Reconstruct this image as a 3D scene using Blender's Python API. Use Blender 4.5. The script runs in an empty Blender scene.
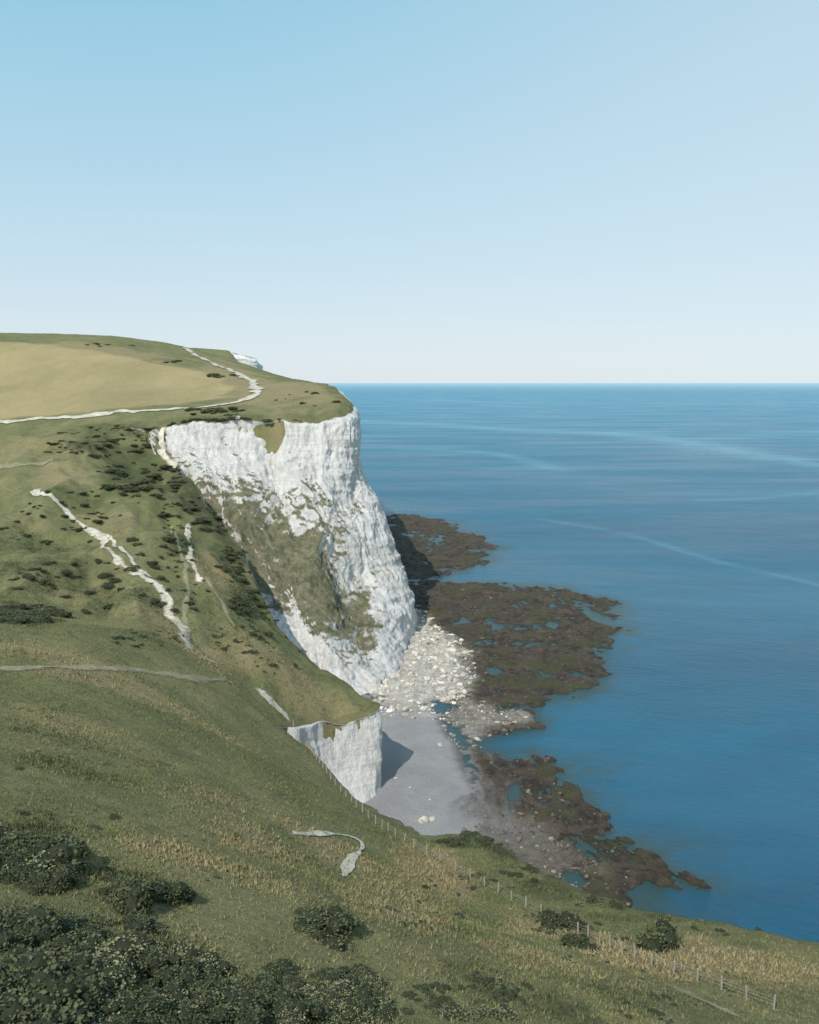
import bpy, math, random
import numpy as np
from mathutils import Vector
rng=np.random.default_rng(7); random.seed(7)
H=100.0; F=1000.0; TH=math.atan(0.130); CT,ST=math.cos(TH),math.sin(TH)
def W(px,py,t):
    u=(px-409.5)/F; v=(512-py)/F
    return (u*t,(CT+v*ST)*t,H+(-ST+v*CT)*t)
def SEA(px,py,z=0.0):
    v=(512-py)/F; t=(H-z)/(ST-v*CT)
    return W(px,py,t)[:2]
# ---------- noise ----------
_p=rng.permutation(256); _p=np.concatenate([_p,_p,_p]); _v=rng.random(256)
def vn(x,y,z=0.0):
    x,y,z=np.broadcast_arrays(np.asarray(x,float),np.asarray(y,float),np.asarray(z,float))
    x,y=x*.83-y*.56,x*.56+y*.83
    xi=np.floor(x).astype(int); yi=np.floor(y).astype(int); zi=np.floor(z).astype(int)
    fx=x-xi; fy=y-yi; fz=z-zi
    fx=fx*fx*(3-2*fx); fy=fy*fy*(3-2*fy); fz=fz*fz*(3-2*fz)
    def h(a,b,c): return _v[_p[_p[_p[a&255]+(b&255)]+(c&255)]]
    r=0
    for dz in (0,1):
        wz=fz if dz else 1-fz
        for dy in (0,1):
            wy=fy if dy else 1-fy
            a=h(xi,yi+dy,zi+dz); b=h(xi+1,yi+dy,zi+dz)
            r=r+wz*wy*(a+(b-a)*fx)
    return r*2-1
def fbm(x,y,z=0.0,o=4,g=0.5):
    s=0;a=1;n=0; x=np.asarray(x,float); y=np.asarray(y,float)
    for k in range(o):
        f=2.03**k
        s=s+a*vn(x*f+17.3*k,y*f+5.1*k,np.asarray(z)*f+9.7*k); n+=a; a*=g
        x,y=x*.8-y*.6,x*.6+y*.8
    return s/n
def sst(a,b,x):
    t=np.clip((x-a)/(b-a),0,1); return t*t*(3-2*t)
# ---------- mesh helpers ----------
def mesh_from(name,verts,faces,mat=None,smooth=True,attrs=None,parent=None):
    verts=np.asarray(verts,np.float32); faces=np.asarray(faces,np.int32)
    me=bpy.data.meshes.new(name); k=faces.shape[1]
    me.vertices.add(len(verts)); me.vertices.foreach_set('co',verts.ravel())
    me.loops.add(faces.size); me.loops.foreach_set('vertex_index',faces.ravel())
    me.polygons.add(len(faces)); me.polygons.foreach_set('loop_start',np.arange(0,faces.size,k,dtype=np.int32))
    me.polygons.foreach_set('loop_total',np.full(len(faces),k,np.int32))
    if attrs:
        for n,v in attrs.items():
            at=me.attributes.new(n,'FLOAT','POINT'); at.data.foreach_set('value',np.asarray(v,np.float32).ravel())
    me.update(calc_edges=True); me.validate()
    me.polygons.foreach_set('use_smooth',np.full(len(me.polygons),smooth))
    if mat: me.materials.append(mat)
    ob=bpy.data.objects.new(name,me); bpy.context.scene.collection.objects.link(ob)
    if parent: ob.parent=parent
    return ob
def grid_faces(nr,nc):
    i=np.arange(nr*nc).reshape(nr,nc)
    return np.stack([i[:-1,:-1],i[:-1,1:],i[1:,1:],i[1:,:-1]],-1).reshape(-1,4)
# ---------- curves ----------
def catmull(P,counts):
    P=np.asarray(P,float); n=len(P); out=[]
    for i in range(n-1):
        p0=P[max(i-1,0)];p1=P[i];p2=P[i+1];p3=P[min(i+2,n-1)]
        m=counts[i] if hasattr(counts,'__len__') else counts
        l=np.linalg.norm(p2-p1,axis=-1,keepdims=True)+1e-6
        lim=lambda q: q*np.minimum(1,1.2*l/(np.linalg.norm(q,axis=-1,keepdims=True)+1e-6))
        a=lim((p2-p0)*.5); b=lim((p3-p1)*.5)
        for t in np.linspace(0,1,m,endpoint=False):
            out.append((2*t**3-3*t**2+1)*p1+(t**3-2*t**2+t)*a+(-2*t**3+3*t**2)*p2+(t**3-t**2)*b)
    out.append(P[-1]); return np.array(out)
# ---------- cliff control nets ----------
TB=[((230,20,40),(265,60,-2)),((120,72,38),(145,115,-2)),(W(1000,955,105),(85,135,-2)),
 (W(819,944,110),(66,140,-2)),(W(720,922,119),(52,150,-2)),(W(640,909,125),(44,158,-2)),(W(580,888,131),(34,166,-2)),
 (W(520,858,140),(26,176,-2)),(W(470,832,149),(18,188,-2)),(W(420,834,152),(9,194,-2)),(W(388,818,158),(1,196,-1)),
 (W(350,793,166),(-6,200,0)),(W(308,745,188),(-15,205,0)),((-31,204,27),(-21,211,0)),
 (W(308,724,233),(-23,218,0)),(W(345,717,240),(-14.5,222,-.5)),(W(377,714,245),(-7.2,226.5,-1)),
 (W(377,709,252),(-6.6,240,-1)),(W(362,702,262),(-9,256,-1)),(W(330,676,270),(-15,272,-1)),
 (W(290,646,282),(-24,288,0)),(W(268,608,302),(-31,306,2)),(W(236,548,335),(-45,342,10)),
 (W(203,503,358),(-60,364,28)),(W(176,470,378),(-78,384,52)),(W(150,438,398),(-98,403,76))]
vegB=[1,1,1,1,1,1,1,1,1,1,.9,.7,.3,-.1,-.5,-.7,-.7,-.7,-.3,.2,.4,.5,.6,.7,.8,.9]
cntB=[20,14,14,14,14,14,16,20,20,16,20,20,30,24,30,50,50,30,24,24,30,30,30,24,20]
netB=[]
for (T,Bf) in TB:
    T=np.array(T);Bf=np.array(Bf)
    rows=[T]
    for f,g in ((.2,.12),(.5,.38),(.8,.7),(1,1)):
        p=T+(Bf-T)*g; p[2]=T[2]+(Bf[2]-T[2])*f; rows.append(p)
    netB.append(rows)
netB=np.array(netB)
A=[
 [(120,428,410),(130,445,400),(140,465,392),(150,500,385),(200,560,375),(220,600,365),(240,690,340)],
 [(172,424,403),(180,450,396),(188,480,388),(200,530,378),(225,580,366),(240,640,350),(260,690,330)],
 [(215,421,400),(215,458,394),(215,490,386),(225,545,372),(245,592,360),(262,640,340),(280,695,325)],
 [(260,420,399),(260,458,393),(260,490,384),(262,545,368),(284,595,352),(302,645,336),(318,700,322)],
 [(305,420,401),(305,462,395),(301,497,386),(302,550,370),(318,610,350),(342,664,327),(352,705,318)],
 [(336,417,404),(336,462,399),(336,500,392),(345,550,381),(354,598,374),(372,650,342),(382,700,318)],
 [(350,412,410),(353,445,409),(357,473,409),(379,512,405),(395,560,402),(406,605,396),(414,648,386)],
 [(351,405,428),(354,440,426),(359,468,426),(381,508,425),(397,556,420),(407,600,412),(415,640,400)]]
netA=[[W(*p) for p in c] for c in A]
for T,Bf in (((-39,500,96.5),(-10,500,-2)),((-67,730,95),(-25,730,-2)),((-135,1000,94),(-100,1000,-2)),
             ((-258,1440,144),(-254,1418,-2)),((-221,1460,132),(-214,1445,-2)),((-345,2200,100),(-330,2200,-2)),((-700,4200,90),(-680,4200,-2))):
    T=np.array(T,float);Bf=np.array(Bf,float)
    netA.append([tuple(T+(Bf-T)*np.array([g,g,f])) for f,g in ((0,0),(.2,.15),(.4,.3),(.6,.5),(.8,.7),(.92,.88),(1,1))])
netA=np.array(netA)
vegA=np.zeros((15,7))
vegA[0]=[.9,.8,.8,1,1,.8,0];vegA[1]=[.35,.15,.5,.8,.85,.1,-.1];vegA[2]=[.05,.12,.62,.92,.5,-.5,-.5]
vegA[3]=[0,.05,.60,.92,.70,-.35,-.5];vegA[4]=[0,.10,.50,.72,.88,.15,-.4];vegA[5]=[0,.12,.36,.66,.62,.2,-.4]
vegA[6]=[-.4,-.15,.0,.05,.05,-.2,-.4];vegA[7:]=-.4;vegA[11:13]=-.7
cntA=[60,60,60,60,60,60,30,24,16,12,14,30,8,6]
def loft(net,veg,counts,rc):
    cols=catmull(net.reshape(len(net),-1,3),counts)
    vv_=np.asarray(veg,float); vv_=vv_[...,None] if vv_.ndim==2 else vv_[:,None,None]*np.ones((1,net.shape[1],1))
    vc=catmull(vv_,counts)
    return catmull(np.swapaxes(cols,0,1),rc),catmull(np.swapaxes(vc,0,1),rc)[...,0]
gB,vB=loft(netB,vegB,cntB,22)
gA,vA=loft(netA,vegA,cntA,48)
# ---------- land TPS ----------
L=[(0,1024,48),(200,1024,55),(410,1024,65),(600,1024,75),(819,1024,86),(0,930,60),(200,930,70),(400,930,84),(600,960,98),(819,965,103),
(-200,930,60),(1000,1000,98),(0,850,76),(150,850,86),(300,850,110),(350,855,118),(450,900,120),(0,760,105),(150,760,125),(250,760,148),
(0,690,140),(100,690,150),(200,700,172),(0,632,172),(100,640,178),(180,660,188),(0,615,215),(100,625,215),(180,642,215),
(0,600,235),(0,550,280),(0,500,330),(0,460,380),(0,425,425),(100,600,240),(100,540,295),(100,480,350),(100,435,400),
(185,600,255),(190,550,300),(170,500,350),(235,600,272),(240,640,250),(228,682,213),(262,660,242),(300,690,242),(255,705,203),(300,742,188),
(0,418,440),(110,411,430),(200,406,440),(260,405,430),(310,405,420),(342,403,422),(328,387,480),(296,382,520),(262,374,640),(245,370,750),
(254,390,520),(236,378,600),(208,364,700),(185,348,850),(150,370,600),(150,342,800),(0,380,560),(0,337,750),(100,337,780),(-150,335,750),
(-300,420,450),(-300,500,340),(-300,600,240),(-300,700,140)]
LP=[W(*p) for p in L]+[tuple(T) for T,_ in TB]+[tuple(netA[i][0]) for i in range(len(netA))]
LP+=[(-350,1100,126),(-380,1300,134),(-700,1600,140),(-800,2600,150),(-1500,4200,140),(0,-30,76),(-200,0,85),(-500,150,80),(110,0,56),(-700,600,110)]
LP=np.array(LP)
def wc(x,y):
    y=np.maximum(y,-45); return x/(y+60.0), np.log(y+60.0)
cu,cv=wc(LP[:,0],LP[:,1]); n=len(LP)
def kern(d2): return 0.5*d2*np.log(d2+1e-12)
K=kern((cu[:,None]-cu)**2+(cv[:,None]-cv)**2)+np.eye(n)*1e-4
Pm=np.stack([np.ones(n),cu,cv],1)
M=np.block([[K,Pm],[Pm.T,np.zeros((3,3))]])
sol=np.linalg.solve(M,np.concatenate([LP[:,2],np.zeros(3)])); wt,af=sol[:n],sol[n:]
def land_z(x,y):
    sh=np.shape(x); x=np.ravel(x);y=np.ravel(y); u,v=wc(x,y); z=af[0]+af[1]*u+af[2]*v
    for i in range(n): z=z+wt[i]*kern((u-cu[i])**2+(v-cv[i])**2)
    z=z+fbm(x/38,y/38,3,3)*1.0*sst(30,200,y)+fbm(x/9,y/9,7,3)*.5+fbm(x/2.2,y/2.2,1,2)*.12
    mid=sst(205,240,y)*(1-sst(375,430,y))
    z=z+mid*((.22-np.abs(fbm((x+y*.3)/26,(y-x*.2)/50,5,4)))*9+fbm(x/11,y/14,12,4)*1.6)
    z=z+fbm(x/5.5,y/2.2,21,3)*.18*sst(60,120,y)
    return z.reshape(sh)
def sdist(x,y,pl,closed=True,step=60000):
    x=np.ravel(x);y=np.ravel(y); a=pl; b=np.roll(pl,-1,0)
    if not closed: a=a[:-1];b=b[:-1]
    out=np.empty(len(x)); ins=np.zeros(len(x),bool)
    for s in range(0,len(x),step):
        X=x[s:s+step].astype(np.float32);Y=y[s:s+step].astype(np.float32); best=np.full(len(X),1e12,np.float32); c=np.zeros(len(X),bool)
        for i in range(len(a)):
            ax,ay=a[i];bx,by=b[i];dx,dy=bx-ax,by-ay; l=dx*dx+dy*dy+1e-9
            t=np.clip(((X-ax)*dx+(Y-ay)*dy)/l,0,1)
            best=np.minimum(best,(X-ax-t*dx)**2+(Y-ay-t*dy)**2)
            if closed and ay!=by: c^=((ay>Y)!=(by>Y))&(X<(bx-ax)*(Y-ay)/(by-ay)+ax)
        out[s:s+step]=np.sqrt(best); ins[s:s+step]=c
    return np.where(ins,out,-out) if closed else out
us=np.concatenate([np.linspace(-1.7,-.46,90,endpoint=False),np.linspace(-.46,.46,500,endpoint=False),np.linspace(.46,1.5,60)])
lv=np.concatenate([np.linspace(math.log(18),math.log(90),120,endpoint=False),np.linspace(math.log(90),math.log(1000),560,endpoint=False),np.linspace(math.log(1000),math.log(4300),130)])
U,V=np.meshgrid(us,lv); Yg=np.exp(V)-60; Xg=U*(Yg+60)
Zg=land_z(Xg,Yg)
Tred=np.concatenate([gB[0,::3,:2],gA[0,::3,:2],gA[0,-1:,:2]])
polyr=np.concatenate([Tred,[(-3000,6000),(-6000,-500),(230,-500)]])
SD=sdist(Xg,Yg,polyr).reshape(Xg.shape)
def samp(G,x,y):
    y=np.maximum(y,-41); u=x/(y+60); v=np.log(y+60)
    i=np.interp(u,us,np.arange(len(us))); j=np.interp(v,lv,np.arange(len(lv)))
    i0=np.clip(i.astype(int),0,len(us)-2); j0=np.clip(j.astype(int),0,len(lv)-2); fi=i-i0; fj=j-j0
    return G[j0,i0]*(1-fi)*(1-fj)+G[j0,i0+1]*fi*(1-fj)+G[j0+1,i0]*(1-fi)*fj+G[j0+1,i0+1]*fi*fj
ts=np.exp(np.linspace(math.log(35),math.log(1800),1500))
def hit(px,py):
    x,y,z=W(px,py,ts); zl=samp(Zg,x,y); s=samp(SD,x,y)
    k=np.nonzero((z<zl)&(s>-.5))[0]
    if len(k)==0: return None
    k=k[0]; return (x[k],y[k],zl[k],ts[k])
# ---------- masks ----------
def ell(lst,seed=2):
    m=np.zeros_like(Zg); nz=fbm(Xg/7,Yg/7,seed,4)*.9
    for (px,py,rx,ry,w) in lst:
        c=hit(px,py)
        if c is None: continue
        a=hit(px,py-ry) or c; b=hit(px,py+ry) or c
        rY=max(abs(a[1]-b[1])/2,2.5); rY=min(rY,c[3]*.35); rX=rx/1000*c[3]; cy=(a[1]+b[1])/2 if abs(a[1]-b[1])<c[3]*.6 else c[1]
        d=np.sqrt(((Xg-c[0]-(Yg-c[1])*c[0]/max(c[1],1))/rX)**2+((Yg-cy)/rY)**2)
        m=np.maximum(m,w*(1-sst(.45,1.35,d+nz*.7)))
    return m
dry=ell([(700,965,170,28,1),(430,870,50,22,.9),(560,930,60,15,.8),(400,900,60,40,.6),(290,690,60,30,.8),(240,650,40,20,.8),(275,398,80,16,.9),(320,395,30,14,.9),
 (330,850,60,14,.9),(250,840,60,20,.7),(215,590,25,40,.7),(100,352,90,10,.9),(60,475,40,14,.7),(130,690,120,14,.7),(420,960,40,30,.5),(200,860,90,15,.7),(150,385,70,18,.7),
 (60,720,70,16,.5),(200,800,70,20,.45),(120,520,40,20,.65),(60,660,90,12,.7),(190,640,40,20,.8),(520,960,60,20,.6),(230,375,40,16,.9),(40,450,60,14,.6),(60,590,40,12,.5),(150,610,30,20,.6),(30,520,30,16,.5)])
scrub=ell([(20,615,45,14,1),(140,478,50,24,.9),(100,450,60,14,.8),(200,515,40,25,.9),(180,540,25,18,.8),(250,605,30,22,.7),(110,432,40,10,.7),(230,560,24,30,.7),(40,850,60,30,.9),
 (130,885,60,20,.8),(60,960,90,50,.9),(200,985,120,45,.8),(330,1000,90,40,.7),(330,925,40,20,.8),(60,765,80,12,.6),(480,985,60,30,.5),(560,1010,80,20,.6),(480,842,50,10,.9),
 (500,865,50,12,.5),(560,895,60,12,.7),(450,930,40,18,.5),(60,580,60,12,.7),(20,540,60,10,.6),(150,640,30,8,.6),(245,620,22,12,.5),(620,1000,60,20,.5),(80,500,40,8,.6),(30,570,70,14,.7),(90,745,90,10,.5),(640,915,80,8,.6),(120,600,60,14,.6),(200,740,60,10,.35),(290,790,30,20,.3)],9)
fpx=[(-160,424),(0,419),(110,412),(180,405),(225,397),(240,388),(215,376),(150,362),(60,346),(0,341),(-160,341)]
fp=[hit(*p) for p in fpx]; fp=np.array([(f[0],f[1]) for f in fp if f])
fs=sdist(Xg,Yg,fp).reshape(Xg.shape); field=sst(-2,5,fs+fbm(Xg/12,Yg/12,0,4)*7)
# ---------- materials ----------
def nt(name):
    m=bpy.data.materials.new(name); m.use_nodes=True; t=m.node_tree; t.nodes.clear(); return m,t
def N(t,typ): return t.nodes.new(typ)
def noise(t,vec,scale,detail=4,rough=.55,stretch=None,rot=None):
    if stretch:
        mp=N(t,'ShaderNodeMapping'); mp.inputs['Scale'].default_value=stretch; t.links.new(vec,mp.inputs[0])
        if rot:
            m0=N(t,'ShaderNodeMapping'); m0.inputs['Rotation'].default_value=rot; t.links.new(vec,m0.inputs[0]); t.links.new(m0.outputs[0],mp.inputs[0])
        vec=mp.outputs[0]
    n=N(t,'ShaderNodeTexNoise'); n.inputs['Scale'].default_value=scale; n.inputs['Detail'].default_value=detail; n.inputs['Roughness'].default_value=rough
    t.links.new(vec,n.inputs['Vector']); return n.outputs['Fac']
def math_(t,op,a,b=None):
    n=N(t,'ShaderNodeMath'); n.operation=op
    for i,v in enumerate((a,b)):
        if v is None: continue
        if isinstance(v,(int,float)): n.inputs[i].default_value=v
        else: t.links.new(v,n.inputs[i])
    return n.outputs[0]
def mr(t,v,a,b,c=0,d=1):
    n=N(t,'ShaderNodeMapRange'); n.interpolation_type='SMOOTHSTEP'
    t.links.new(v,n.inputs[0])
    for i,q in enumerate((a,b,c,d)): n.inputs[i+1].default_value=q
    return n.outputs[0]
def mix(t,f,a,b,mode='MIX'):
    n=N(t,'ShaderNodeMix'); n.data_type='RGBA'; n.blend_type=mode
    for s,v in ((n.inputs[0],f),(n.inputs[6],a),(n.inputs[7],b)):
        if isinstance(v,(int,float)): s.default_value=v
        elif isinstance(v,tuple): s.default_value=(*v,1)
        else: t.links.new(v,s)
    return n.outputs[2]
def attr(t,n_):
    n=N(t,'ShaderNodeAttribute'); n.attribute_name=n_; return n.outputs['Fac']
def out(t,col,rough=.9,bump=None,bs=.5,bd=.3,spec=.2,rsock=None):
    p=N(t,'ShaderNodeBsdfPrincipled'); o=N(t,'ShaderNodeOutputMaterial')
    if isinstance(col,tuple): p.inputs['Base Color'].default_value=(*col,1)
    else: t.links.new(col,p.inputs['Base Color'])
    p.inputs['Roughness'].default_value=rough; p.inputs['Specular IOR Level'].default_value=spec
    if rsock is not None: t.links.new(rsock,p.inputs['Roughness'])
    if bump is not None:
        b=N(t,'ShaderNodeBump'); b.inputs['Strength'].default_value=bs; b.inputs['Distance'].default_value=bd
        t.links.new(bump,b.inputs['Height']); t.links.new(b.outputs[0],p.inputs['Normal'])
    t.links.new(p.outputs[0],o.inputs[0]); return p
def sub5(t,v,k): return math_(t,'MULTIPLY',math_(t,'SUBTRACT',v,.5),k)
def grass_color(t):
    pos=N(t,'ShaderNodeNewGeometry').outputs['Position']
    a=mr(t,noise(t,pos,.022,5,.6),.35,.65); b=mr(t,noise(t,pos,.11,6,.68),.36,.64); c=mr(t,noise(t,pos,.7,6,.72),.32,.7); d=noise(t,pos,4,5,.8)
    col=mix(t,a,(.160,.178,.074),(.245,.230,.112))
    col=mix(t,math_(t,'MULTIPLY',b,.7),col,(.104,.122,.054))
    col=mix(t,math_(t,'MULTIPLY',c,.5),col,(.255,.238,.13))
    dr=mr(t,math_(t,'ADD',attr(t,'dry'),sub5(t,noise(t,pos,.28,7,.72),1.8)),.15,1.0)
    col=mix(t,math_(t,'MULTIPLY',dr,.75),col,(.33,.265,.15))
    sc=mr(t,math_(t,'ADD',attr(t,'scrub'),sub5(t,noise(t,pos,.35,7,.72),1.9)),.25,.95)
    col=mix(t,math_(t,'MULTIPLY',sc,.82),col,(.068,.082,.040))
    fcol=mix(t,mr(t,noise(t,pos,.03,6,.65,(1,.25,1)),.3,.7),(.45,.355,.19),(.34,.285,.145))
    col=mix(t,math_(t,'MULTIPLY',attr(t,'field'),.9),col,fcol)
    col=mix(t,1.0,col,mix(t,mr(t,d,.25,.75),(.66,.66,.66),(1.32,1.32,1.28)),'MULTIPLY')
    return col,pos
mg,t=nt('grass_turf'); col,pos=grass_color(t)
h=math_(t,'ADD',math_(t,'MULTIPLY',noise(t,pos,.6,7,.72),1.8),math_(t,'MULTIPLY',noise(t,pos,3.5,5,.75),.5))
out(t,col,.95,h,.9,.65,.1)
mtuft,t=nt('grass_blades'); col,pos=grass_color(t); out(t,col,.9,spec=.1)
mc,t=nt('chalk_rock'); gcol,pos=grass_color(t)
big=noise(t,pos,.05,7,.68); st=noise(t,pos,.22,9,.75,(1.5,1.5,.3)); fine=noise(t,pos,1.0,9,.80); lay=noise(t,pos,1.0,5,.65,(.06,.06,.8)); crk=noise(t,pos,.45,8,.75,(1.8,1.8,.18))
ck=mix(t,mr(t,st,.34,.58),(.60,.59,.555),(.815,.805,.775))
ck=mix(t,math_(t,'MULTIPLY',mr(t,fine,.54,.74),.5),ck,(.42,.41,.37))
ck=mix(t,math_(t,'MULTIPLY',mr(t,lay,.57,.69),.38),ck,(.46,.45,.41))
ck=mix(t,math_(t,'MULTIPLY',mr(t,crk,.58,.70),.55),ck,(.29,.28,.25))
ck=mix(t,math_(t,'MULTIPLY',mr(t,big,.52,.70),.35),ck,(.47,.425,.34))
nz=N(t,'ShaderNodeSeparateXYZ'); t.links.new(N(t,'ShaderNodeNewGeometry').outputs['Normal'],nz.inputs[0])
vg=math_(t,'ADD',attr(t,'veg'),sub5(t,noise(t,pos,.06,12,.78,(1.8,1.0,.5),(0,.55,0)),2.5))
vg=math_(t,'ADD',vg,math_(t,'MULTIPLY',math_(t,'SUBTRACT',nz.outputs[2],.5),.9))
vg=mr(t,vg,.42,.72)
vcol=mix(t,mr(t,noise(t,pos,.3,8,.76),.35,.65),(.115,.130,.068),(.28,.255,.17))
lip=attr(t,'lip'); vcol=mix(t,lip,vcol,gcol)
fin=mix(t,vg,ck,vcol)
h=math_(t,'ADD',math_(t,'MULTIPLY',st,1.8),math_(t,'ADD',math_(t,'MULTIPLY',fine,.9),math_(t,'ADD',math_(t,'MULTIPLY',lay,.6),math_(t,'MULTIPLY',crk,-1.2))))
out(t,fin,.92,h,.8,1.35,.12)
def pathmat(name,c1,c2,mx):
    m,t=nt(name); pos=N(t,'ShaderNodeNewGeometry').outputs['Position']
    pc=mix(t,mr(t,noise(t,pos,.35,7,.78),.40,.60),c1,c2); pc=mix(t,mr(t,noise(t,pos,2.5,5,.8),.45,.75,0,.5),pc,(.22,.21,.12))
    e=math_(t,'ADD',attr(t,'edge'),math_(t,'ADD',sub5(t,noise(t,pos,.9,7,.8),2.6),sub5(t,noise(t,pos,.12,5,.65),2.4)))
    al=mr(t,e,.1,.9,0,mx); p=out(t,pc,.9); t.links.new(al,p.inputs['Alpha']); return m
mp=pathmat('chalk_path',(.66,.62,.52),(.42,.38,.28),.95); mp2=pathmat('worn_earth_path',(.40,.36,.25),(.28,.25,.15),.65)
# ---------- land mesh ----------
Zl=Zg.copy(); o_=SD<0; Zl[o_]=Zg[o_]-.6+14.0*np.maximum(SD[o_],-3)
idx=grid_faces(*Zg.shape); keep=(SD.ravel()[idx]>0).any(1)
fc=idx[keep]; used=np.unique(fc); remap=np.full(Zg.size,-1); remap[used]=np.arange(len(used))
vv=np.stack([Xg.ravel(),Yg.ravel(),Zl.ravel()],1)[used]
mesh_from('grassy_hillside',vv,remap[fc],mg,True,{'dry':dry.ravel()[used],'scrub':scrub.ravel()[used],'field':field.ravel()[used]})
# ---------- cliffs ----------
def cliff(name,g,v,amp):
    R,S,_=g.shape
    T=g[0]; d=np.gradient(T[:,:2],axis=0); d/=np.linalg.norm(d,axis=1,keepdims=True)+1e-9
    inn=np.stack([-d[:,1],d[:,0]],1)
    for _ in range(6): inn[1:-1]=(inn[:-2]+inn[1:-1]+inn[2:])/3
    inn/=np.linalg.norm(inn,axis=1,keepdims=True)+1e-9
    ds=np.gradient(g,axis=1); dr_=np.gradient(g,axis=0); nn=np.cross(ds,-dr_); nn/=np.linalg.norm(nn,axis=2,keepdims=True)+1e-9
    x,y,z=g[...,0],g[...,1],g[...,2]
    rr=np.linspace(0,1,R)[:,None]; w=sst(0,.05,rr)*np.ones_like(x); sc=np.clip(np.hypot(x,y)/400,.5,3)
    wx=x+fbm(x/12,y/12,z/22,3)*6+z*.22
    q=1-2.9*np.abs(fbm(wx/20/sc,y/30/sc,z/90/sc,4)); q2=1-2.6*np.abs(fbm(wx/6.5,y/9,z/26,4)); f=fbm(x/1.4,y/1.4,z/2.4,4,.6)
    q3=1-2.2*np.abs(fbm(wx/2.6,y/3,z/9,4,.6)); lay=.5-1.6*np.abs(fbm(x*0.03,y*0.03,z/4.5,3,.5))
    corner=np.exp(-((x+10)/26)**2)*.45*(amp>.9)
    D=((q-.42)*5.6*sc*(1-corner)+(q2-.5)*1.2+(q3-.5)*.6+f*.6+lay*.8)*amp*w
    g2=g+nn*D[...,None]
    zt=land_z(T[:,0],T[:,1]); dz=zt-g[0,:,2]; g2[...,2]+=dz*np.clip(1-rr*4,0,1)
    wob=fbm(T[:,0]/4,T[:,1]/4,5,3)
    lips=[];lv_=[]
    for k,(o,dz_) in enumerate(((5.5,-.45),(4,-.05),(2.8,.10),(1.6,.14),(.7,.12))):
        sc1=np.clip(np.hypot(T[:,0],T[:,1])/300,.6,2)
        P=T[:,:2]+inn*(o*sc1+(wob*.8 if k<3 else 0))[:,None]
        lips.append(np.concatenate([P,(land_z(P[:,0],P[:,1])+dz_*sc1)[:,None]],1)); lv_.append(np.ones(S)*2.6)
    G=np.concatenate([np.array(lips),g2]); lip=np.concatenate([np.ones((5,S)),(1-sst(0,.07,rr))*np.ones((R,S))])
    Vg=np.concatenate([np.array(lv_),v+(1-sst(0,.03+.025*wob[None,:],rr))*1.2])
    xs,ys=G[...,0].ravel(),G[...,1].ravel()
    return mesh_from(name,G.reshape(-1,3),grid_faces(R+5,S)[:,::-1],mc,True,{'veg':Vg,'lip':lip,'dry':samp(dry,xs,ys),'scrub':samp(scrub,xs,ys),'field':samp(field,xs,ys)})
cliff('chalk_cliff_headland',gA,vA,1.0)
cliff('chalk_cliff_cove',gB,vB,.45)
# ---------- shore ----------
beach=np.array([SEA(*p) for p in [(300,840),(340,760),(372,708),(420,704),(440,722),(456,742),(466,770),(482,800),(488,835),(430,870),(350,870)]])
reefs=[np.array([SEA(*p) for p in q]) for q in (
 [(340,515),(400,515),(442,519),(462,533),(496,546),(482,562),(440,574),(395,582),(340,570)],
 [(390,584),(450,583),(520,587),(568,590),(606,603),(594,618),(616,632),(596,650),(594,682),(562,696),(522,706),(514,718),(486,740),(494,754),(470,754),(440,700),(400,640)],
 [(465,744),(500,750),(548,762),(566,788),(602,828),(634,858),(650,885),(640,912),(600,925),(540,960),(450,900),(480,800)])]
debris=[np.array([SEA(*p) for p in q]) for q in ([(395,608),(418,612),(438,628),(472,655),(470,680),(452,702),(440,722),(380,722),(355,690)],[(440,690),(480,705),(528,716),(500,735),(470,750),(450,735)],[(488,815),(530,830),(600,872),(560,905),(470,880)])]
us2=np.linspace(-.2,.42,560); lv2=np.concatenate([np.linspace(math.log(60+90),math.log(60+450),620,endpoint=False),np.linspace(math.log(510),math.log(900),220)])
U2,V2=np.meshgrid(us2,lv2); Y2=np.exp(V2)-60; X2=U2*(Y2+60)
def shore(x,y):
    n1=fbm(x/16,y/16,2,6,.62); n2=fbm(x/2.2,y/2.2,4,4,.65)
    rs=np.max([sdist(x,y,r)+(0,2.5,3)[k] for k,r in enumerate(reefs)],0).reshape(x.shape)
    return rs+n1*15,n1,n2
rs,n1,n2=shore(X2,Y2)
bs=sdist(X2,Y2,beach).reshape(X2.shape); dbs=[sdist(X2,Y2,q).reshape(X2.shape) for q in debris]
ridge=fbm(X2/5+fbm(X2/30,Y2/30,1,2)*3,Y2/18,8,5,.68); pool=fbm(X2/24,Y2/12,31,5,.6)
z=-2.0+np.clip(rs*.22+2.0,0,2.6)+np.where(rs>-12,ridge*1.5+n2*.6+pool*1.3,0)
zb=np.clip(bs*.11+.1+n1*.35,-3,2.6)
zd=np.clip(dbs[0]*.16+n1*2,-3,5)+n2*.8; zd=np.maximum(zd,np.clip(dbs[1]*.12+n1*1.2,-3,1.2)+n2*.5); zd=np.maximum(zd,np.clip(dbs[2]*.08+n1*1.2,-3,.6)+n2*.5)
zs=np.maximum(np.maximum(z,zb),zd)
bm_=sst(-1.2,1.2,zb-np.maximum(z,zd)+.6+n2*.3); dmask=np.maximum(sst(-5,6,dbs[0]+n1*8+n2*4),.45*sst(-3,5,dbs[1]+n1*9+n2*4)); dmask=np.maximum(dmask,.2*sst(-3,5,dbs[2]+n1*9+n2*4))
msho,t=nt('shore_rock'); pos=N(t,'ShaderNodeNewGeometry').outputs['Position']
r1=mix(t,mr(t,noise(t,pos,.09,6,.7),.35,.65),(.050,.038,.029),(.125,.092,.066)); r1=mix(t,mr(t,noise(t,pos,.45,8,.78),.48,.70),r1,(.20,.155,.115))
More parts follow.
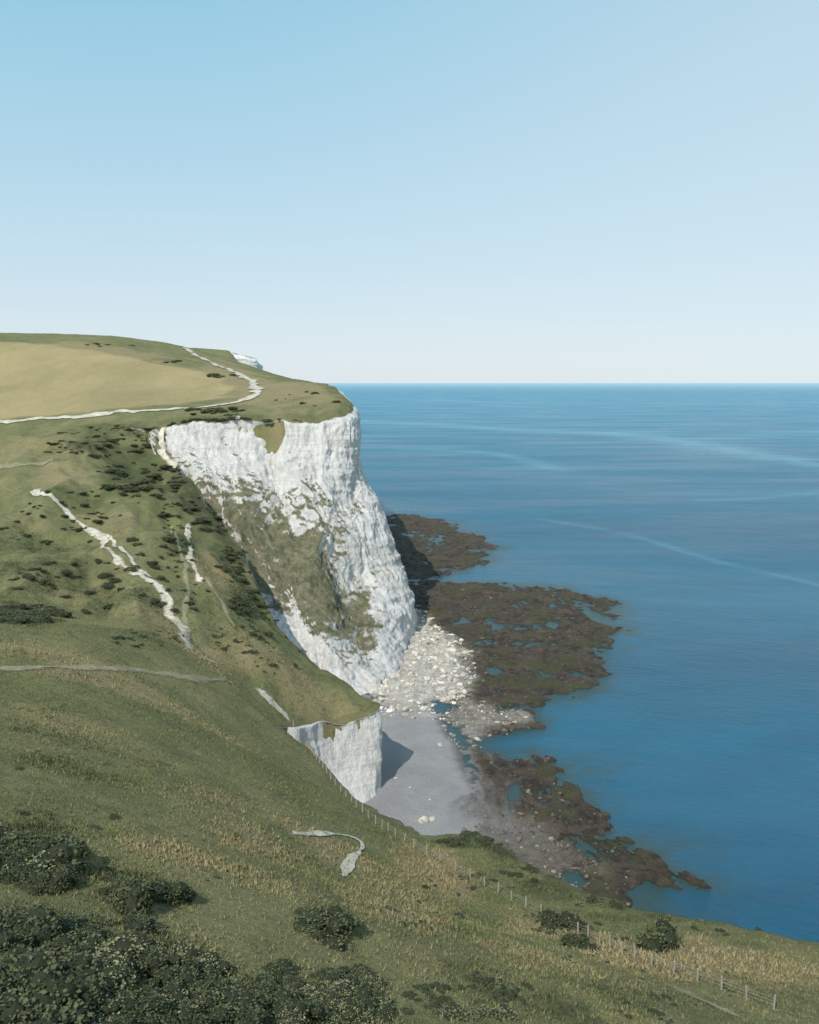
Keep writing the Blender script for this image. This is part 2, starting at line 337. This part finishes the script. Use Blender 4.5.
r1=mix(t,math_(t,'MULTIPLY',mr(t,noise(t,pos,.3,6,.75),.50,.62),.8),r1,(.024,.021,.017))
r1=mix(t,math_(t,'MULTIPLY',mr(t,noise(t,pos,.06,7,.72),.47,.58),.75),r1,(.085,.086,.036))
b1=mix(t,mr(t,noise(t,pos,.08,6,.7),.35,.65),(.43,.42,.415),(.53,.515,.50)); b1=mix(t,mr(t,noise(t,pos,3,5,.85),.3,.75),mix(t,.3,b1,(.12,.12,.12)),b1)
d1=mix(t,mr(t,noise(t,pos,.4,8,.78),.36,.66),(.78,.74,.66),(.40,.35,.28))
cc=mix(t,attr(t,'debris'),r1,d1); cc=mix(t,attr(t,'beach'),cc,b1)
sz=N(t,'ShaderNodeSeparateXYZ'); t.links.new(pos,sz.inputs[0]); wet=mr(t,sz.outputs[2],.0,.4,.6,0)
cc=mix(t,wet,cc,(.025,.024,.018))
out(t,cc,.8,math_(t,'ADD',noise(t,pos,.7,8,.78),noise(t,pos,3,4,.7)),1.0,.9,.3)
mesh_from('rocky_shore',np.stack([X2,Y2,zs],-1).reshape(-1,3),grid_faces(*X2.shape),msho,True,{'beach':bm_,'debris':dmask})
# ---------- sea ----------
us3=np.concatenate([np.linspace(-2.5,-.15,40,endpoint=False),np.linspace(-.15,.45,330,endpoint=False),np.linspace(.45,3,50)])
lv3=np.concatenate([np.linspace(math.log(15),math.log(150),30,endpoint=False),np.linspace(math.log(150),math.log(3000),420,endpoint=False),np.linspace(math.log(3000),math.log(90000),60)])
U3,V3=np.meshgrid(us3,lv3); Y3=np.exp(V3)-60; X3=U3*(Y3+60)
m3=(X3>-120)&(X3<220)&(Y3>100)&(Y3<900); sh=np.zeros_like(X3)
rr3,_,_=shore(X3[m3],Y3[m3]); sh[m3]=.5*sst(-26,-6,rr3)+.5*sst(-9,2,rr3)
def streak(pts,w):
    P=np.array([SEA(*p) for p in pts]); d=sdist(X3,Y3,catmull(P,10),closed=False).reshape(X3.shape)
    return np.exp(-(d/(w*(Y3+60)))**2)
sl=np.maximum.reduce([streak([(345,420),(420,424),(520,430),(620,434),(680,441),(740,452),(819,464),(950,480)],.03),.55*streak([(540,519),(600,529),(640,538),(720,562),(819,585),(900,610)],.006),.6*streak([(640,432),(660,440),(760,436),(900,430)],.03),.7*streak([(360,448),(480,452),(560,470)],.015),.5*streak([(700,500),(760,498),(840,490)],.009),.5*streak([(420,400),(600,404),(850,402)],.03)])
msea,t=nt('sea_water'); pos=N(t,'ShaderNodeNewGeometry').outputs['Position']
w1=noise(t,pos,.0035,5,.6,(1,3.0,1)); w2=noise(t,pos,.03,6,.65,(1,1.6,1)); w3=noise(t,pos,.0008,5,.6,(1,4,1)); w4=noise(t,pos,.35,5,.7,(1,1.8,1),(0,0,.4))
sc_=mix(t,mr(t,w1,.35,.65),(.003,.076,.140),(.006,.106,.178)); sc_=mix(t,math_(t,'MULTIPLY',mr(t,w2,.35,.7),.5),sc_,(.002,.054,.102))
sc_=mix(t,mr(t,w4,.45,.75,0,.35),sc_,(.002,.045,.09))
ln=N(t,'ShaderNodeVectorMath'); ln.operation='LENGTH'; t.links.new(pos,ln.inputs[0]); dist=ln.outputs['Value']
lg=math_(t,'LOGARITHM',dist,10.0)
sc_=mix(t,mr(t,lg,2.7,3.9,0,.85),sc_,(.022,.220,.335))  # distance haze painted into the water colour, lighter farther out
sc_=mix(t,mr(t,lg,3.9,4.8,0,.85),sc_,(.32,.53,.62))  # pale horizon haze, also mixed into the base colour
sc_=mix(t,math_(t,'MULTIPLY',mr(t,w3,.42,.66),.3),sc_,(.03,.20,.30))
shn=mr(t,math_(t,'ADD',attr(t,'shallow'),sub5(t,noise(t,pos,.07,8,.75),1.2)),.25,1.0)
sc_=mix(t,math_(t,'MULTIPLY',shn,.9),sc_,(.030,.060,.052))
sk=math_(t,'MULTIPLY',attr(t,'streak'),mr(t,noise(t,pos,.012,5,.65,(1,2,1)),.25,.6))
sc_=mix(t,math_(t,'MULTIPLY',sk,.5),sc_,(.14,.36,.45))
hb=math_(t,'ADD',noise(t,pos,.25,8,.72,(1,1.5,1),(0,0,.4)),math_(t,'MULTIPLY',noise(t,pos,.03,4,.6,(1,1.8,1),(0,0,.4)),2.0))
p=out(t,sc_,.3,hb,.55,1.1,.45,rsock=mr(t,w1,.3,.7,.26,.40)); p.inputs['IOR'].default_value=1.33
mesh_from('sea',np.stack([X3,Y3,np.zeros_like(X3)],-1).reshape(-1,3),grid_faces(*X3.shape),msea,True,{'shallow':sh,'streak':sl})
# ---------- rocks ----------
import bmesh
def ico(sub):
    b=bmesh.new(); bmesh.ops.create_icosphere(b,subdivisions=sub,radius=1); v=np.array([q.co[:] for q in b.verts]); f=np.array([[q.index for q in fa.verts] for fa in b.faces]); b.free(); return v,f
iv,if_=ico(2)
mrk,t=nt('boulder_chalk'); pos=N(t,'ShaderNodeNewGeometry').outputs['Position']
lt=mix(t,mr(t,noise(t,pos,.35,6,.7),.35,.65),(.42,.37,.29),(.76,.72,.64)); dk=mix(t,mr(t,noise(t,pos,.6,6,.7),.35,.65),(.06,.048,.038),(.15,.12,.095))
out(t,mix(t,attr(t,'tone'),dk,lt),.9,noise(t,pos,2,5,.7),.6,.3)
ptsr=[]
def zs_at(x,y):
    u=x/(y+60); v=math.log(y+60); i=int(np.interp(u,us2,np.arange(len(us2)))); j=int(np.interp(v,lv2,np.arange(len(lv2)))); return zs[j,i]
for q,nk,(a,b),tone,sp_ in ((debris[0],2800,(.12,1.2),.88,.15),(debris[1],800,(.12,.7),.4,.2),(debris[2],700,(.12,.6),.12,.15),(reefs[1],900,(.15,.7),0,.07),(reefs[2],600,(.15,.7),0,.1)):
    lo=q.min(0);hi=q.max(0); Pq=rng.uniform(lo,hi,(nk*6,2)); s_=sdist(Pq[:,0],Pq[:,1],q); Pq=Pq[s_>-2][:nk]
    for x,y in Pq:
        z0=zs_at(x,y)
        if z0>-.2: ptsr.append((x,y,z0,a+(b-a)*random.random()**7,min(1,max(0,tone+random.gauss(0,sp_)))))
for px,py,r in ((425,820,1.3),(432,819,.9),(420,822,.6),(430,800,.3),(410,790,.3),(396,780,.4),(440,742,.8)):
    x,y=SEA(px,py,1.5); ptsr.append((x,y,zs_at(x,y),r,.8))
V_=[];F_=[];TN=[]
for k,(x,y,z0,s,tn) in enumerate(ptsr):
    o=rng.random(3)*50; q=iv*(1+.5*vn(iv[:,0]*1.3+o[0],iv[:,1]*1.3+o[1],iv[:,2]*1.3+o[2]))[:,None]*s*rng.uniform(.6,1.3,3)
    a=random.random()*6.28; q=np.stack([q[:,0]*math.cos(a)-q[:,1]*math.sin(a),q[:,0]*math.sin(a)+q[:,1]*math.cos(a),q[:,2]*.7],1)
    V_.append(q+[x,y,z0+s*.05]); F_.append(if_+k*len(iv)); TN.append(np.full(len(iv),tn))
mesh_from('shore_boulders',np.concatenate(V_),np.concatenate(F_),mrk,False,{'tone':np.concatenate(TN)})
# ---------- paths ----------
def ribbon(name,pts,w,soft=.0,mat=None):
    P=np.array(pts,float); q=[]
    for a,b in zip(P[:-1],P[1:]):
        m=max(2,int(np.hypot(*(b-a))/3))
        for k in range(m): q.append(a+(b-a)*k/m)
    q.append(P[-1]); segs=[[]]
    for a in q:
        h_=hit(a[0],a[1])
        if h_ is None: continue
        if segs[-1] and abs(h_[3]/segs[-1][-1][3]-1)>.12: segs.append([])
        segs[-1].append(h_)
    Vs=[];Fs=[];E=[];off=0
    for s in segs:
        if len(s)<3: continue
        c=np.array(s)[:,:2]
        for _ in range(3): c[1:-1]=(c[:-2]+2*c[1:-1]+c[2:])/4
        L_=np.concatenate([[0],np.cumsum(np.hypot(*np.diff(c,axis=0).T))]); m=max(6,int(L_[-1]/.6)); l=np.linspace(0,L_[-1],m)
        c=np.stack([np.interp(l,L_,c[:,0]),np.interp(l,L_,c[:,1])],1)
        d_=np.gradient(c,axis=0); d_/=np.linalg.norm(d_,axis=1,keepdims=True)+1e-9; nn=np.stack([-d_[:,1],d_[:,0]],1)
        c=c+nn*(fbm(c[:,0]/12,c[:,1]/12,2,4)*max(w,1)*1.4)[:,None]
        en=np.clip(np.minimum(np.arange(m),np.arange(m)[::-1])/min(10.0,m/3),0,1)
        cols=np.linspace(-1,1,9); ww=w*(1+.9*fbm(c[:,0]/5,c[:,1]/5,9,3))*(.25+.75*en)
        G=c[:,None,:]+nn[:,None,:]*(cols[None,:,None]*ww[:,None,None])
        z_=samp(Zg,G[...,0],G[...,1])+.10+.0006*G[...,1]
        ed=(1-np.abs(cols))[None,:]*1.35*np.ones((m,1))-soft
        ed=ed*en[:,None]-2*(1-en[:,None])
        ed[:,0]=-3;ed[:,-1]=-3
        Vs.append(np.concatenate([G,z_[...,None]],-1).reshape(-1,3)); Fs.append(grid_faces(m,9)+off); E.append(ed.ravel()); off+=m*9
    if Vs: mesh_from(name,np.concatenate(Vs),np.concatenate(Fs),mat or mp,True,{'edge':np.concatenate(E)})
ribbon('footpath',[(30,487),(48,498),(60,508),(78,521),(92,531),(104,546),(122,562),(138,574),(155,588),(168,602),(178,618),(183,634),(187,652)],1.7,.0)
ribbon('footpath',[(92,531),(108,540),(126,552),(142,570),(158,584)],1.1,.0)
ribbon('footpath',[(-40,424),(0,422),(60,419),(130,413),(190,409),(235,404),(252,397),(260,389),(245,377),(222,368),(200,358),(186,348)],3.0,-.3)
ribbon('footpath',[(-40,668),(80,668),(150,673),(200,682),(238,682)],1.5,.2,mp2)
ribbon('footpath',[(238,678),(262,693),(285,715),(302,745)],1.3,-.2)
ribbon('footpath',[(187,520),(190,560),(197,575),(207,592)],1.1,.0)
ribbon('footpath',[(168,520),(186,570),(188,650)],.9,.1,mp2)
ribbon('footpath',[(276,838),(305,836),(335,837),(350,838),(361,842),(358,850),(348,862),(336,882)],.62,-.45)
ribbon('footpath',[(640,972),(690,995),(740,1018),(780,1040)],.8,.0,mp2)
ribbon('footpath',[(-40,474),(0,468),(30,466),(66,461)],2.0,.1,mp2)
ribbon('footpath',[(152,432),(158,448),(166,462),(174,476)],1.7,.0)
ribbon('footpath',[(234,516),(239,524),(246,534)],2.0,-.4)
ribbon('footpath',[(196,655),(215,664),(240,680)],1.2,.1)
ribbon('footpath',[(205,575),(222,605),(238,640)],.8,.1,mp2)
# ---------- fence ----------
mw,t=nt('weathered_wood'); pos=N(t,'ShaderNodeNewGeometry').outputs['Position']; out(t,mix(t,noise(t,pos,4),(.22,.19,.15),(.42,.38,.32)),.9)
def fence(pts,sp=2.6):
    q=[]; P=np.array(pts,float)
    for a,b in zip(P[:-1],P[1:]):
        for k in range(12):
            h_=hit(*(a+(b-a)*k/12))
            if h_: q.append(h_[:2])
    q=np.array(q)
    for _ in range(4): q[1:-1]=(q[:-2]+2*q[1:-1]+q[2:])/4
    L_=np.concatenate([[0],np.cumsum(np.hypot(*np.diff(q,axis=0).T))]); l=np.arange(0,L_[-1],sp)
    x=np.interp(l,L_,q[:,0]);y=np.interp(l,L_,q[:,1]); z_=samp(Zg,x,y)
    Vs=[];Fs=[];o=0
    def box(a,b,r):
        nonlocal o
        a=np.array(a);b=np.array(b);d_=b-a; d_/=np.linalg.norm(d_); u=np.cross(d_,[.3,.2,.9] if abs(d_[2])<.9 else [1,0,0]);u/=np.linalg.norm(u);v=np.cross(d_,u)
        vs=[c_+(u*math.cos(k)+v*math.sin(k))*r_ for c_,r_ in ((a,r),(b,r*.9)) for k in np.arange(6)*math.pi/3]
        Vs.extend(vs); Fs.extend([[o+k,o+(k+1)%6,o+6+(k+1)%6,o+6+k] for k in range(6)]); Fs.append([o+6,o+7,o+8,o+9]); Fs.append([o+9,o+10,o+11,o+6]); o+=12
    tops=[]
    for k in range(len(x)):
        le=rng.normal(0,.08,2); box((x[k],y[k],z_[k]-.4),(x[k]+le[0],y[k]+le[1],z_[k]+1.35+rng.uniform(-.12,.12)),.1); tops.append((x[k],y[k],z_[k]))
    for k in range(len(tops)-1):
        for hgt in (.45,.8,1.1): box(np.array(tops[k])+[0,0,hgt],np.array(tops[k+1])+[0,0,hgt],.014)
    mesh_from('post_and_wire_fence',np.array(Vs),np.array(Fs),mw,False)
fence([(262,690),(303,742),(338,790),(372,822),(420,852),(500,895),(570,930),(640,962),(710,986),(810,1024)])
# ---------- shrubs ----------
def bush_mesh(name,seed,mat,nl=1500,ls=.16,flat=.7):
    r=np.random.default_rng(seed); nb=r.integers(6,10); C=np.stack([r.uniform(-.75,.75,nb),r.uniform(-.75,.75,nb),r.uniform(.15,.75,nb)*flat],1); R=r.uniform(.32,.6,nb)
    k=r.integers(0,nb,nl); d=r.normal(size=(nl,3)); d/=np.linalg.norm(d,axis=1,keepdims=True); rad=R[k]*r.uniform(.72,1.22,nl)
    P=C[k]+d*rad[:,None]*[1,1,.85]; P=P[P[:,2]>-.08]; nl=len(P)
    n_=r.normal(size=(nl,3))+[0,0,.8]; n_/=np.linalg.norm(n_,axis=1,keepdims=True); a=np.cross(n_,r.normal(size=(nl,3))); a/=np.linalg.norm(a,axis=1,keepdims=True); b=np.cross(n_,a)
    s=(ls*r.uniform(.5,1.1,nl))[:,None]*.5
    V=np.stack([P-a*s,P+b*s*.7,P+a*s,P-b*s*.7],1).reshape(-1,3); Fq=np.arange(nl*4).reshape(-1,4)
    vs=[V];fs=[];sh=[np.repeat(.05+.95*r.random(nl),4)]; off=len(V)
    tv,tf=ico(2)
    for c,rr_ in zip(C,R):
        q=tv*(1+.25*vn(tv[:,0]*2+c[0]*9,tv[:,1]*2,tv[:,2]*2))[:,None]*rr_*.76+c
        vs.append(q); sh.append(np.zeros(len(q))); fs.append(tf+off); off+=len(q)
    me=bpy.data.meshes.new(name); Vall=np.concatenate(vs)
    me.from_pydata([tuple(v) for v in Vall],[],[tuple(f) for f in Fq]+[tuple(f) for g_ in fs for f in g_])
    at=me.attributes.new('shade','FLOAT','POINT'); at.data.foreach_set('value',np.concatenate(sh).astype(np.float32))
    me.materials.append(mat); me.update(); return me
def leafmat(name,c1,c2,c3):
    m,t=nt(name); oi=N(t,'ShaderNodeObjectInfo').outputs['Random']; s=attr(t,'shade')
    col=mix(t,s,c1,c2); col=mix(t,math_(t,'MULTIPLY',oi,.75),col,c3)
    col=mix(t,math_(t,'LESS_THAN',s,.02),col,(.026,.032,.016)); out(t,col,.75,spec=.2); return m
ml1=leafmat('leaves_dark',(.038,.050,.024),(.108,.124,.060),(.100,.110,.055))
ml2=leafmat('leaves_pale',(.12,.13,.06),(.31,.30,.18),(.21,.22,.10))
BD=[bush_mesh('bush_dark_%d'%i,i,ml1) for i in range(6)]; BP=[bush_mesh('bush_pale_%d'%i,20+i,ml2,1300,.14,.5) for i in range(4)]
def put(name,me,x,y,s,parent=None,sz=1.0):
    ob=bpy.data.objects.new(name,me); z_=float(samp(Zg,np.array([x]),np.array([y]))[0]); ob.location=(x,y,z_-.12*s)
    ob.scale=(s*random.uniform(.85,1.3),s*random.uniform(.85,1.3),s*sz*random.uniform(.7,1.1)); ob.rotation_euler=(0,0,random.random()*6.28)
    bpy.context.scene.collection.objects.link(ob)
    if parent: ob.parent=parent
for px,py,wpx in ((320,932,50),(661,948,46),(560,930,38),(122,905,52),(158,898,40),(50,862,76),(15,845,58),(578,948,26),(10,935,50)):
    h_=hit(px,py)
    if h_: put('hawthorn_bush',random.choice(BD),h_[0],h_[1],wpx/1000*h_[3]/2.0,None,1.3)
thk=bpy.data.objects.new('scrub_thicket',None); bpy.context.scene.collection.objects.link(thk)
def region(px,py,rx,ry,n_,s0,s1,pale=.2,sz=.8):
    for _ in range(n_):
        a=random.random()*6.28; r=math.sqrt(random.random()); h_=hit(px+rx*r*math.cos(a),py+ry*r*math.sin(a))
        if h_: put('shrub',random.choice(BP if random.random()<pale else BD),h_[0],h_[1],s0+(s1-s0)*random.random()**2,thk,sz)
region(30,975,70,50,95,.5,1.9,.22,.95);region(100,940,60,25,30,.4,1.4,.3);region(170,1000,110,34,110,.4,1.5,.3,.9);region(310,1000,90,30,80,.3,1.4,.3,.9);region(30,865,50,25,30,.8,1.8,.1,.95)
region(140,895,50,14,16,.5,1.3,.2);region(325,925,30,14,10,.4,.9,.3);region(345,1000,40,22,22,.6,1.4,1,.9);region(175,965,40,16,24,.5,1.3,1,.9);region(200,1005,30,14,14,.5,1.2,1);region(480,1000,70,22,34,.3,1.0,.4)
region(560,925,40,12,12,.4,.9,.3);region(480,841,38,6,34,.5,1.3,.15);region(470,885,50,12,18,.3,.8,.4);region(600,950,60,14,14,.3,.7,.4);region(650,1010,60,14,14,.3,.6,.4);region(540,874,40,8,20,.4,1.0,.2);region(620,905,50,5,18,.4,1.0,.3)
region(420,920,50,20,14,.3,.7,.4);region(20,615,42,10,60,1.2,2.6,.05,.7);region(140,480,45,20,70,.7,2.6,.15,.6);region(100,448,60,10,44,.7,2.0,.15,.6);region(200,515,40,20,70,.6,2.2,.2,.6)
region(110,434,50,8,24,.8,2,.2,.6);region(250,605,26,14,40,.7,1.8,.2,.7);region(160,545,30,25,24,.6,2.0,.2);region(235,565,16,25,46,.6,1.7,.2);region(90,585,80,30,34,.6,2.0,.1);region(60,540,60,40,22,.6,1.9,.1)
region(80,505,60,20,22,.6,1.6,.1);region(150,640,40,8,18,.5,1.2,.2);region(240,640,30,15,24,.5,1.2,.3);region(215,412,30,4,14,1.5,3,.1,.6);region(225,376,18,3,14,1.5,3,.1,.6);region(170,362,10,3,6,1,2.2,.1)
region(60,763,80,10,14,.2,.5,.4);region(250,835,70,12,12,.2,.5,.3);region(100,345,80,4,6,1.5,2.6,.1,.6);region(300,1000,200,20,40,.25,.8,.4);region(700,985,110,24,40,.15,.4,.7);region(750,930,60,6,10,.3,.6,.5);region(300,400,40,8,8,.7,1.6,.1)
region(275,645,30,30,34,.4,1.2,.3);region(60,820,60,10,8,.3,.6,.2);region(180,870,80,14,10,.2,.4,.5);region(200,460,40,20,34,.6,1.8,.2);region(180,590,30,30,26,.5,1.6,.2)
# ---------- grass tufts ----------
n_t=200000
yl=np.exp(rng.uniform(math.log(60+30),math.log(60+300),n_t))-60; xl=rng.uniform(-.5,.5,n_t)*(yl+25)
s_=samp(SD,xl,yl); k=s_>.6; xl,yl=xl[k],yl[k]; nzv=fbm(xl/6,yl/6,4,3); k=nzv>rng.uniform(-1.0,.35,len(xl)); xl,yl=xl[k],yl[k]
zl=samp(Zg,xl,yl); m=len(xl); da=samp(dry,xl,yl); sa=samp(scrub,xl,yl); hgt=(.07+.12*rng.random(m)+.20*da*rng.random(m)+.12*sa)*(1+yl/350)
Vt=[]
for b in range(3):
    a=rng.random(m)*6.28; w_=hgt*.3; ox,oy=rng.normal(0,.14,(2,m)); lean=rng.normal(0,.5,(2,m))*hgt
    Vt.append(np.stack([np.stack([xl+ox-np.cos(a)*w_,yl+oy-np.sin(a)*w_,zl-.06],1),np.stack([xl+ox+np.cos(a)*w_,yl+oy+np.sin(a)*w_,zl-.06],1),np.stack([xl+ox+lean[0],yl+oy+lean[1],zl+hgt],1)],1))
Vt=np.concatenate(Vt).reshape(-1,3); rep=lambda a:np.tile(np.repeat(a,3).reshape(m,3),(3,1)).ravel()
mesh_from('grass_tufts',Vt,np.arange(len(Vt)).reshape(-1,3),mtuft,False,{'dry':rep(da),'scrub':rep(sa),'field':np.zeros(len(Vt))})
# ---------- light ----------
el=math.radians(44); sx,sy=-.42,-.907
sd=Vector((sx*math.cos(el),sy*math.cos(el),math.sin(el))).normalized()
sun=bpy.data.lights.new('sun','SUN'); sun.energy=4.3; sun.angle=math.radians(.5); sun.color=(1,.94,.85)
so=bpy.data.objects.new('sun',sun); so.rotation_euler=sd.to_track_quat('Z','Y').to_euler(); bpy.context.scene.collection.objects.link(so)
wd=bpy.data.worlds.new('World'); bpy.context.scene.world=wd; wd.use_nodes=True; t=wd.node_tree
sky=t.nodes.new('ShaderNodeTexSky'); sky.sky_type='NISHITA'; sky.sun_disc=False; sky.sun_elevation=el; sky.sun_rotation=math.atan2(sx,sy)
sky.altitude=100; sky.air_density=1.0; sky.dust_density=.3; sky.ozone_density=1.5
tc=t.nodes.new('ShaderNodeTexCoord'); sp=t.nodes.new('ShaderNodeSeparateXYZ'); t.links.new(tc.outputs['Generated'],sp.inputs[0])
cr=t.nodes.new('ShaderNodeValToRGB'); t.links.new(sp.outputs[2],cr.inputs[0]); r=cr.color_ramp
stops=[(0,(.70,.79,.87)),(.05,(.67,.785,.87)),(.17,(.51,.735,.855)),(.34,(.32,.64,.81)),(1,(.12,.34,.62))]
for p_,c_ in stops[1:-1]: r.elements.new(p_)
for e_,(p_,c_) in zip(r.elements,stops): e_.position=p_; e_.color=(*c_,1)
hz=mr(t,sp.outputs[0],-.3,.5,0,.6); g1=mix(t,hz,cr.outputs[0],(.69,.82,.885))
g10=mix(t,1.0,g1,(10.3,10.3,10.3),'MULTIPLY')
fc_=mix(t,.83,sky.outputs[0],g10)
bg=t.nodes['Background']; t.links.new(fc_,bg.inputs[0]); bg.inputs[1].default_value=.1
# ---------- camera ----------
cam=bpy.data.cameras.new('camera'); co=bpy.data.objects.new('camera',cam); bpy.context.scene.collection.objects.link(co)
co.location=(0,0,H); co.rotation_euler=(math.pi/2-TH,0,0); cam.sensor_fit='VERTICAL'; cam.sensor_height=24; cam.lens=24*F/1024; cam.clip_start=1; cam.clip_end=200000
sc=bpy.context.scene; sc.camera=co; sc.view_settings.view_transform='Standard'; sc.view_settings.look='None'; sc.view_settings.exposure=0
